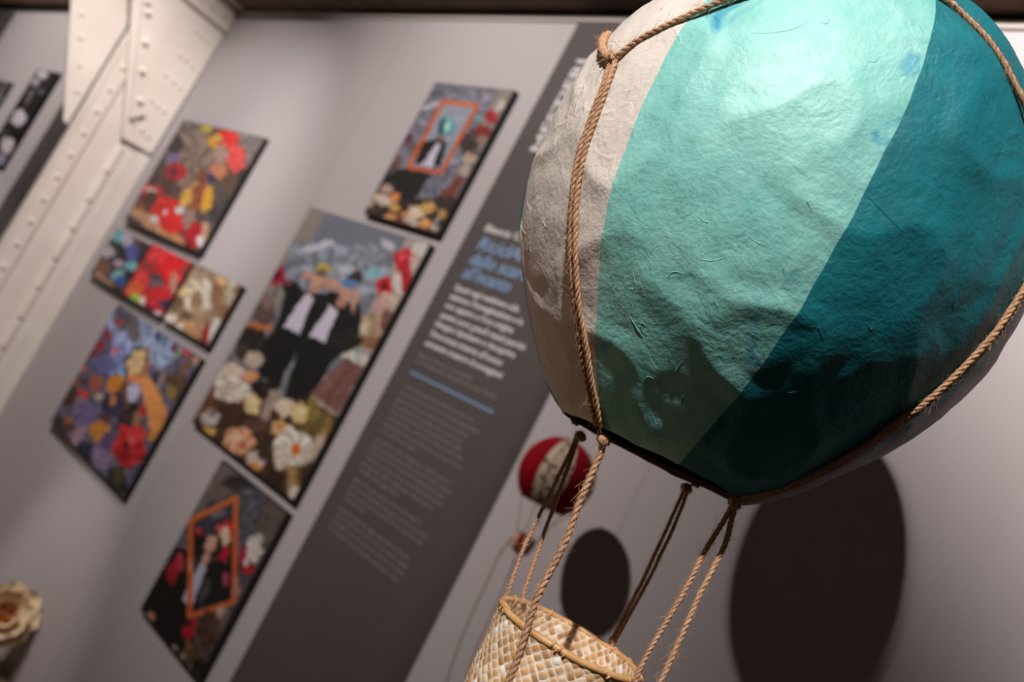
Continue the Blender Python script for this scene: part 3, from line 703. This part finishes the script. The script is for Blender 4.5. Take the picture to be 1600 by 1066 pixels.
# the dark inside with its turned rim
b = MB(); nu, nv = 128, 24
for j in range(nv + 1):
    th = 22.7 + 157.3 * j / nv
    for i in range(nu):
        p = bp(360 * i / nu, th); b.v.append(tuple(C0 + (p - C0) * (1 - 0.022)))
for i in range(nu):
    p = bp(360 * i / nu, 22.7); b.v.append(tuple(C0 + (p - C0) * 1.0))
b.f = [(j * nu + i, j * nu + (i + 1) % nu, (j + 1) * nu + (i + 1) % nu, (j + 1) * nu + i) for j in range(nv) for i in range(nu)]
b.f += [(i, (i + 1) % nu, (nv + 1) * nu + (i + 1) % nu, (nv + 1) * nu + i) for i in range(nu)]
b.mi = [0] * len(b.f)
b.build('lining', M_in, big, smooth=True)

TR = 0.00135
def on(lst, off=TR * 1.05):
    return [bp(a, t, off + 0.0004) for a, t in lst]
def side(lst, d):
    """shift a list of skin points sideways by d degrees at the equator"""
    return [(a + d / max(math.sin(math.radians(t)), 0.25), t) for a, t in lst]
LEFT = [(-106.6, 100.4), (-104.6, 94), (-104.2, 84), (-103.5, 73.6), (-101.6, 61.9), (-99.9, 52.8), (-96.4, 38.1), (-93.6, 27), (-92.9, 23.4)]
b = MB(); twine(b, on(side(LEFT, 0.72)), TR, 1); twine(b, on(side(LEFT, -0.72)), TR, 2)
tag(b.build('rope', M_jute, big, smooth=True), 'doubled twine down the white gore')
LOW = [(-6, 101), (-4.6, 94), (-5.5, 80.5), (-6.5, 66.8), (-6.5, 57.8), (-3.7, 44), (-2.5, 33), (-3, 23.4)]
b = MB(); twine(b, on(side(LOW, 0.62)), TR, 3); twine(b, on(side(LOW, -0.62)), TR, 4)
tag(b.build('rope', M_jute, big, smooth=True), 'doubled twine down the dark teal gore')
for k, (A_, B_) in enumerate(((87, 88), (177, 177))):
    L_ = [(A_ - 12, 101), (A_ - 8, 80), (A_ - 4, 55), (A_, 35), (A_, 23.4)]
    b = MB(); twine(b, on(side(L_, 0.62)), TR, 5 + k, fuzz=0.3); twine(b, on(side(L_, -0.62)), TR, 8 + k, fuzz=0.3); b.build('rope', M_jute, big, smooth=True)
SW = [(-107.1, 101.1), (-102.6, 105), (-95.5, 109.6), (-86.4, 116.3), (-73, 125), (-60, 131.5), (-53, 133.5), (-46.5, 133), (-34.9, 127.9), (-26.8, 122), (-21.7, 118), (-12, 108), (-6, 101)]
b = MB(); twine(b, on(SW), TR * 1.05, 11); tag(b.build('swag_rope', M_jute, big, smooth=True), 'single twine looping over the top')
for k, (a0, a1) in enumerate(((-6, 75), (75, 165), (165, 252.9))):
    L_ = [(a0 + (a1 - a0) * t, 101 + 32 * math.sin(PI * t)) for t in (0, .1, .25, .5, .75, .9, .97, 1)] if k < 2 else \
         [(a0 + (a1 - a0) * t, z) for t, z in ((0, 101), (.1, 108), (.3, 118), (.5, 121), (.7, 118), (.84, 110.5), (.925, 104.8), (1, 101.1))]
    b = MB(); twine(b, on(L_), TR * (1.25 if k < 2 else 1.7), 20 + k, fuzz=0.5); b.build('swag_rope', M_jute, big, smooth=True)
def knot(parent, c, nrm, r, seed, n=3, name='knot', size=1.0):
    nrm = V(nrm).normalized(); rnd = random.Random(seed); b = MB()
    a = nrm.orthogonal().normalized(); q = nrm.cross(a)
    for k in range(n):
        ax = (a * math.cos(k * 1.15 + 0.3) + q * math.sin(k * 1.15 + 0.3))
        ay = nrm.cross(ax)
        pts = []
        for i in range(9):
            t = 2 * PI * i / 8
            pts.append(c + ax * math.cos(t) * r * 1.25 * size + (nrm * 0.9 + ay * 0.35) * math.sin(t) * r * 1.0 * size + ay * (k - 1) * r * 0.7)
        twine(b, pts, r * 0.92, seed + k, fuzz=1.2)
    return b.build(name, M_jute, parent, smooth=True)
kn = bp(-107, 101, 0.0022)
knot(big, kn, kn - C0, TR, 40)
kn = bp(-6, 101, 0.0022)
knot(big, kn, kn - C0, TR, 44)
for k, lo in enumerate((87, 177)):
    kn = bp(lo - 12, 101, 0.0022); knot(big, kn, kn - C0, TR, 48 + 4 * k)

# ---- hanging ropes and basket
BC = V((-0.1868, 0.3500, -0.0715 + H)); BR = 0.0368
def rim(lon):
    a = math.radians(lon); return bp(lon, 22.7)
def bk(lon, r=BR, dz=0.0):
    a = math.radians(lon); return BC + V((math.cos(a) * r, math.sin(a) * r, dz))
def dep(p):
    return -sum(CAMR[2][i] * (p[i] - (H if i == 2 else 0)) for i in range(3))
dA, dB, dC, dD = dep(rim(177)), dep(rim(-93)), dep(rim(87)), dep(rim(-3))
eA, eB, eC, eD = dep(bk(185)), dep(bk(-93)), dep(bk(87)), dep(bk(-3))
def hang(px, d0, d1, r, seed, parent, label=None, fuzz=1.0, strands=3):
    n = len(px); L0 = math.dist(px[0], px[-1])
    pts = [at(x, y, d0 + (d1 - d0) * math.dist(px[0], (x, y)) / L0) for x, y in px]
    b = MB(); twine(b, pts, r, seed, fuzz=fuzz, strands=strands); o = b.build('hanging_rope', M_jute, parent, smooth=True)
    if label: tag(o, label)
    return o
hang([(905, 676), (888, 730), (862, 800), (836, 875), (819, 925), (816, 945)], dA, eA + 0.006, 0.00115, 61, big)
hang([(903, 676), (880, 730), (845, 800), (812, 872), (793, 928), (785, 945), (775, 978), (735, 1066), (715, 1110)], dA, eA - 0.004, 0.00115, 62, big)
hang([(943, 688), (936, 715), (905, 785), (882, 850), (848, 915), (828, 968), (812, 1020), (792, 1070), (772, 1120)], dB, eB - 0.006, 0.00165, 63, big, 'thick twine nearest to the camera', 1.2)
hang([(1070, 762), (1040, 830), (1005, 905), (962, 990), (952, 1012)], dC, eC, 0.00105, 64, big)
hang([(1077, 762), (1050, 830), (1013, 907), (966, 992), (954, 1012)], dC, eC - 0.002, 0.00105, 65, big)
hang([(1146, 786), (1132, 812), (1104, 858), (1066, 930), (1024, 1000), (1000, 1046), (985, 1085)], dD, eD - 0.004, 0.00125, 66, big)
hang([(1150, 786), (1143, 815), (1131, 855), (1098, 920), (1062, 1000), (1032, 1066), (1010, 1110)], dD, eD - 0.012, 0.00135, 67, big)
for k, (x, y, d) in enumerate(((907, 682, dA - 0.001), (943, 688, dB - 0.001), (1073, 763, dC), (1148, 786, dD - 0.001))):
    p = at(x, y, d); knot(big, p, V((0, 0, 1)) + (p - C0) * 0.2, 0.00115, 70 + 5 * k, size=1.6)
knot(big, at(958, 1000, eC), (0, 0, 1), 0.0010, 95); knot(big, at(817, 940, eA + 0.004), (0, 0, 1), 0.0010, 99)

M_straw = bpy.data.materials.new('woven_straw'); M_straw.use_nodes = True
_n = M_straw.node_tree.nodes; _l = M_straw.node_tree.links; _p = _n['Principled BSDF']
_a = _n.new('ShaderNodeVertexColor'); _a.layer_name = 'Col'; _p.inputs['Roughness'].default_value = 0.5
_t = _n.new('ShaderNodeTexCoord'); _z = _n.new('ShaderNodeTexNoise'); _z.inputs['Scale'].default_value = 750
_l.new(_t.outputs['Object'], _z.inputs['Vector'])
_b = _n.new('ShaderNodeBump'); _b.inputs['Strength'].default_value = 0.4; _b.inputs['Distance'].default_value = 0.0004
_l.new(_z.outputs['Fac'], _b.inputs['Height']); _l.new(_b.outputs[0], _p.inputs['Normal']); _l.new(_a.outputs[0], _p.inputs['Base Color'])
M_whitewash = mat('white_paint_on_straw', (238, 230, 220), 0.7, mottle=(160, (212, 192, 166)))
M_cane = mat('cane_rim', (206, 164, 112), 0.45, 0.5, mottle=(120, (180, 134, 84)), bump=(300, 0.4, 0.0006))

BH = 0.085
def brad(t):      # radius of the basket, t = metres below the rim
    return BR * (1.0 - 1.2 * t * (1 - t / 0.17))
wicker = MB(); nu = 96; nv = 14; th_ = 0.0022
for j in range(nv + 1):
    t = BH * j / nv
    for i in range(nu):
        a = 2 * PI * i / nu; wicker.v.append(tuple(BC + V((math.cos(a) * brad(t), math.sin(a) * brad(t), -t))))
for j in range(nv + 1):
    t = (BH - 0.003) * (1 - j / nv)
    for i in range(nu):
        a = 2 * PI * i / nu; wicker.v.append(tuple(BC + V((math.cos(a) * (brad(t) - th_), math.sin(a) * (brad(t) - th_), -t))))
R2 = 2 * nv + 2
wicker.f = [(j * nu + i, (j + 1) * nu + i, (j + 1) * nu + (i + 1) % nu, j * nu + (i + 1) % nu) for j in range(R2 - 1) if j != nv for i in range(nu)]
wicker.f += [((R2 - 1) * nu + i, i, (i + 1) % nu, (R2 - 1) * nu + (i + 1) % nu) for i in range(nu)]
wicker.f += [tuple(nv * nu + i for i in range(nu)), tuple((nv + 1) * nu + i for i in range(nu - 1, -1, -1))]
wicker.mi = [0] * len(wicker.f)
basket = wicker.build('basket', M_whitewash, big, smooth=False)
part_base(basket, big)
tag(basket, 'woven straw basket touched with white paint')
def weave(r_off, sign, tmax, seed, cell=0.0038):
    rnd = random.Random(seed); mb = MB(); cols = []
    ncirc = int(2 * PI * BR / (cell * 1.414)) ; d = 2 * PI / ncirc          # angular step of a diagonal lattice
    step = cell * 0.72
    rowsn = int(tmax / step)
    for j in range(rowsn):
        for i in range(ncirc):
            a = (i + (j % 2) * 0.5) * d
            t = 0.0012 + step * j
            if t > tmax: continue
            dirr = 1 if (i + (j // 2)) % 2 else -1         # which of the two strips lies on top
            ang = math.radians(45 * dirr + rnd.uniform(-13, 13))
            la, lb = cell * rnd.uniform(0.56, 0.66), cell * rnd.uniform(0.37, 0.46)
            rr = brad(t)
            base = rnd.choice(((196, 150, 98), (208, 164, 112), (184, 138, 88), (218, 178, 130), (170, 130, 90), (226, 200, 166), (200, 160, 116)))
            if rnd.random() < 0.05: base = (236, 228, 218)
            cc = lin(base); n0 = len(mb.v); wh = rnd.uniform(0.15, 0.95)
            for q in range(5):
                for p_ in range(5):
                    u = (p_ / 2 - 1); v_ = (q / 2 - 1)
                    hx, hy = u * la, v_ * lb
                    ux = hx * math.cos(ang) - hy * math.sin(ang); uy = hx * math.sin(ang) + hy * math.cos(ang)
                    hgt = 0.00060 * (1 - u * u * u * u) * (1 - 0.55 * v_ * v_) - 0.00022
                    aa = a + ux / rr; tt = t - uy
                    R_ = brad(tt) + sign * (r_off * 0.2 + hgt)
                    mb.v.append(tuple(BC + V((math.cos(aa) * R_, math.sin(aa) * R_, -tt))))
                    ed = wh if abs(u) == 1 or abs(v_) == 1 else 0.0
                    cols.append(tuple(c_ * (1 - ed) + w_ * ed for c_, w_ in zip(cc, (0.82, 0.76, 0.68, 1))))
            for q in range(4):
                for p_ in range(4):
                    f = (n0 + q * 5 + p_, n0 + q * 5 + p_ + 1, n0 + (q + 1) * 5 + p_ + 1, n0 + (q + 1) * 5 + p_)
                    mb.f.append(f if sign > 0 else f[::-1]); mb.mi.append(0)
    mb.col = cols
    return mb
weave(0.0004, 1, BH - 0.004, 5).build('outer_weave', M_straw, basket, smooth=True)
wi = weave(0.0004, -1, 0.030, 6)
wi.v = [tuple(BC + V(((V(p) - BC).x * (1 - th_ / BR), (V(p) - BC).y * (1 - th_ / BR), (V(p) - BC).z))) for p in wi.v]
wi.build('inner_weave', M_straw, basket, smooth=True)
b = MB()
pts = [bk(i * 6, BR - 0.0006, 0.0006 + 0.0005 * noise.noise(V((i * 0.3, 0, 0)))) for i in range(61)]
b.tube(pts, 0.00175, 8)
for i in (20, 60, 78, 96, 140, 182, 230, 236, 290, 296, 330, 354):          # binding wraps
    p = bk(i, BR - 0.0006, 0.0006); t = V((-math.sin(math.radians(i)), math.cos(math.radians(i)), 0)); o_ = V((math.cos(math.radians(i)), math.sin(math.radians(i)), 0))
    b.tube([p + (o_ * math.cos(a) + V((0, 0, 1)) * math.sin(a)) * 0.0021 + t * 0.0004 * a for a in [k * 2 * PI / 8 for k in range(9)]], 0.0005, 5)
b.build('basket_rim', M_cane, basket, smooth=True)

# ------------------------------------------------------------------ small red balloon by the wall
def small_balloon(name, c, R, rim_r, rim_h, cols, lonoff, label, bk_dz, bk_r, tails, thread=True, zs=1.0):
    o = root(name, (c.x, c.y, c.z - bk_dz), label, 'balloon model')
    t0 = math.atan2(rim_r, rim_h)
    rb = math.hypot(rim_r, rim_h)
    f = nat_spline(np.array([t0, 1.1, 1.6, 2.3, PI]), np.array([rb, R * 0.99, R, R, R]))
    ng = len(cols)
    for gi, m in enumerate(cols):
        b = MB(); nu, nv = 12, 48
        for j in range(nv + 1):
            t = t0 + (PI - t0) * j / nv
            for i in range(nu + 1):
                a = math.radians(lonoff) + 2 * PI * (gi + i / nu) / ng
                rr = f(t) * (1 + 0.006 * noise.noise(V((math.cos(a) * 3, math.sin(a) * 3, t * 3))))
                b.v.append((c.x + math.cos(a) * math.sin(t) * rr, c.y + math.sin(a) * math.sin(t) * rr, c.z - math.cos(t) * rr * zs))
        b.f = [(j * (nu + 1) + i, j * (nu + 1) + i + 1, (j + 1) * (nu + 1) + i + 1, (j + 1) * (nu + 1) + i) for j in range(nv) for i in range(nu)]
        b.mi = [0] * len(b.f)
        b.build('envelope_gore', m, o, smooth=True)
    b = MB(); n = 40        # lining disc-less inner wall
    for j in range(9):
        t = t0 + 1.2 * j / 8
        for i in range(n):
            a = 2 * PI * i / n; rr = f(t) * 0.97; b.v.append((c.x + math.cos(a) * math.sin(t) * rr, c.y + math.sin(a) * math.sin(t) * rr, c.z - math.cos(t) * rr * zs))
    b.f = [(j * n + i, j * n + (i + 1) % n, (j + 1) * n + (i + 1) % n, (j + 1) * n + i) for j in range(8) for i in range(n)]; b.mi = [0] * len(b.f)
    b.build('lining', M_in, o, smooth=True)
    bc = V((c.x, c.y, c.z - bk_dz))
    for k in range(4):
        a = math.radians(20 + 90 * k)
        b = MB(); p0 = V((c.x + math.cos(a) * rim_r, c.y + math.sin(a) * rim_r, c.z - rim_h * zs)); p1 = bc + V((math.cos(a) * bk_r, math.sin(a) * bk_r, 0))
        top = [V((c.x + math.cos(a) * math.sin(t) * (f(t) + 0.001), c.y + math.sin(a) * math.sin(t) * (f(t) + 0.001), c.z - math.cos(t) * (f(t) + 0.001) * zs)) for t in (2.4, 2.0, 1.6, 1.2, 0.9, t0 + 0.02)]
        b.tube(spline(top + [p0.lerp(p1, 0.5) + V((0, 0, -0.002)), p1], 30), 0.0011, 6)
        b.build('cord', M_jute, o, smooth=True)
    return o, bc
def fabric(name, base, dots):
    m = bpy.data.materials.new(name); m.use_nodes = True
    N = m.node_tree.nodes; L = m.node_tree.links; bsd = N['Principled BSDF']; bsd.inputs['Roughness'].default_value = 0.7
    tc = N.new('ShaderNodeTexCoord')
    vo = N.new('ShaderNodeTexVoronoi'); vo.inputs['Scale'].default_value = 75
    nz = N.new('ShaderNodeTexNoise'); nz.inputs['Scale'].default_value = 210; nz.inputs['Detail'].default_value = 2
    L.new(tc.outputs['Object'], vo.inputs['Vector']); L.new(tc.outputs['Object'], nz.inputs['Vector'])
    ad = N.new('ShaderNodeMath'); ad.operation = 'MULTIPLY_ADD'; ad.inputs[1].default_value = 0.9
    L.new(nz.outputs['Fac'], ad.inputs[0]); L.new(vo.outputs['Distance'], ad.inputs[2])
    cr = N.new('ShaderNodeValToRGB'); cr.color_ramp.elements[0].position = 0.80; cr.color_ramp.elements[1].position = 0.85
    cr.color_ramp.elements[0].color = lin(dots); cr.color_ramp.elements[1].color = lin(base)
    L.new(ad.outputs[0], cr.inputs[0]); L.new(cr.outputs[0], bsd.inputs['Base Color'])
    return m
M_red = mat('red_fabric', (146, 4, 24), 0.9, 0.15, mottle=(30, (128, 4, 20)))
M_cream = fabric('cream_floral_fabric', (196, 176, 154), (58, 52, 40))
fd = V((-0.5573, 0.8301, -0.0150)).normalized()
rc = at(869, 744, 1.573)
red, rbc = small_balloon('hot_air_balloon_model', rc, 0.0785, 0.046, 0.064, [M_red, M_cream] * 4, -128, 'small balloon with red and cream floral gores, hanging close to the wall', 0.130, 0.0225, True)
b = MB()
n = 24; prof = [(0.0, 0.0215), (0.004, 0.023), (0.018, 0.023), (0.034, 0.019), (0.038, 0.012)]
for z, r_ in prof:
    for i in range(n): a = 2 * PI * i / n; b.v.append((rbc.x + math.cos(a) * r_, rbc.y + math.sin(a) * r_, rbc.z - z))
b.f = [(j * n + i, j * n + (i + 1) % n, (j + 1) * n + (i + 1) % n, (j + 1) * n + i) for j in range(4) for i in range(n)] + [tuple(range(4 * n, 5 * n))]
b.mi = [1 if j < 3 and i % 6 < 2 else 0 for j in range(4) for i in range(n)] + [0]
M_tan = mat('tan_fabric', (206, 170, 132), 0.75, mottle=(200, (186, 146, 104)))
b.build('basket', [M_tan, M_red], red, smooth=True)
b = MB(); b.tube(spline([rbc + V((-0.018, -0.008, -0.006)), at(783, 862, 1.60), at(765, 900, 1.60), at(744, 945, 1.60), at(718, 1005, 1.60), at(690, 1090, 1.60)], 50), [0.0014 + 0.0007 * abs(math.sin(i * 0.9)) for i in range(50)], 6)
b.build('trailing_cord', M_jute, red, smooth=True)
b = MB(); b.tube(spline([rbc + V((0.006, -0.012, -0.028)), at(795, 900, 1.60), at(768, 960, 1.60), at(742, 1020, 1.60), at(715, 1100, 1.60)], 50), [0.0013 + 0.0006 * abs(math.sin(i * 0.8)) for i in range(50)], 6)
b.build('trailing_cord', M_jute, red, smooth=True)
b = MB(); top = rc + V((0, 0, 0.0785)); b.tube([top, top + V((0, 0, 0.012))], 0.003, 8); b.build('top_knot', M_jute, red)
b = MB(); b.tube([top + V((0, 0, 0.010)), V((top.x, top.y, 4.5))], 0.0005, 5); b.build('hanging_thread', M_strip, red)
b = MB()   # big balloon's own line to the ceiling
b.tube([bp(0, 180), V((C0.x, C0.y, 4.5))], 0.0006, 5); b.build('hanging_thread', M_strip, big)

# ------------------------------------------------------------------ balloon that hangs behind the big one
hc = V((-0.670, 1.02, 0.41 + H))
beh, bbc = small_balloon('hot_air_balloon_model', hc, 0.122, 0.05, 0.100, [M_white, M_teal] * 4, 10, 'balloon hidden behind the large one, its dark shadow falls on the right wall', 0.245, 0.022, False, zs=1.75)
b = MB(); b.tube([bbc + V((0, 0, 0.0)), bbc + V((0, 0, -0.03))], 0.022, 20); b.build('basket', M_tan, beh)
b = MB(); b.tube([hc + V((0, 0, 0.122 * 1.75)), V((hc.x, hc.y, 4.5))], 0.0006, 5); b.build('hanging_thread', M_strip, beh)

# ------------------------------------------------------------------ paper flower low on the left
M_petal = mat('cream_paper_petal', (236, 214, 182), 0.8, mottle=(40, (222, 192, 150)))
M_heart = mat('orange_flower_heart', (214, 128, 50), 0.8, mottle=(60, (190, 96, 30)))
M_stem = mat('dark_stem', (62, 48, 26), 0.8)
fc = at(8, 962, 2.70)
fl = root('paper_flower', (fc.x, fc.y, 0.0), 'cream paper flower with an orange heart at the lower left edge', 'flower')
fn = (V((0.2, -0.25, H + 0.35)) - fc).normalized()
fu = fn.orthogonal().normalized(); fv = fn.cross(fu)
rnd = random.Random(3)
for ring, (n_, rr, tilt, sz) in enumerate(((8, 0.085, 0.25, 0.086), (7, 0.06, 0.65, 0.075), (6, 0.034, 1.0, 0.055))):
    for k in range(n_):
        a = 2 * PI * k / n_ + ring * 0.4
        o_ = fu * math.cos(a) + fv * math.sin(a); sdir = fn.cross(o_)
        b = MB(); N_ = 7
        for i in range(N_):
            for j in range(N_):
                u = i / (N_ - 1); v_ = j / (N_ - 1) * 2 - 1
                wd = math.sin(PI * (0.12 + 0.80 * u)) ** 0.7
                p = fc + o_ * (rr * 0.3 + u * sz * math.cos(tilt)) + fn * (ring * 0.008 + u * sz * math.sin(tilt) - 0.012 * (v_ ** 2) * -1 + 0.003 * math.sin(v_ * 9 + k) * u) + sdir * v_ * sz * 0.55 * wd
                b.v.append(tuple(p))
        b.f = [(i * N_ + j, (i + 1) * N_ + j, (i + 1) * N_ + j + 1, i * N_ + j + 1) for i in range(N_ - 1) for j in range(N_ - 1)]; b.mi = [0] * len(b.f)
        b.build('petal', M_petal, fl, smooth=True)
b = MB()
for k in range(26):
    a = rnd.uniform(0, 6.28); r_ = rnd.uniform(0, 0.026)
    p = fc + (fu * math.cos(a) + fv * math.sin(a)) * r_
    b.tube([p, p + fn * rnd.uniform(0.045, 0.062) + (fu * math.cos(a) + fv * math.sin(a)) * 0.008], 0.005, 5)
b.build('flower_heart', M_heart, fl)
b = MB(); b.tube([fc - fn * 0.005, fc - fn * 0.02 + V((0, 0, -0.01)), V((fc.x, fc.y + 0.03, fc.z * 0.6)), V((fc.x, fc.y + 0.03, 0.0))], 0.006, 8)
b.build('stem', M_stem, fl, smooth=True)

for o in bpy.data.objects:
    if '_base' in o: del o['_base']
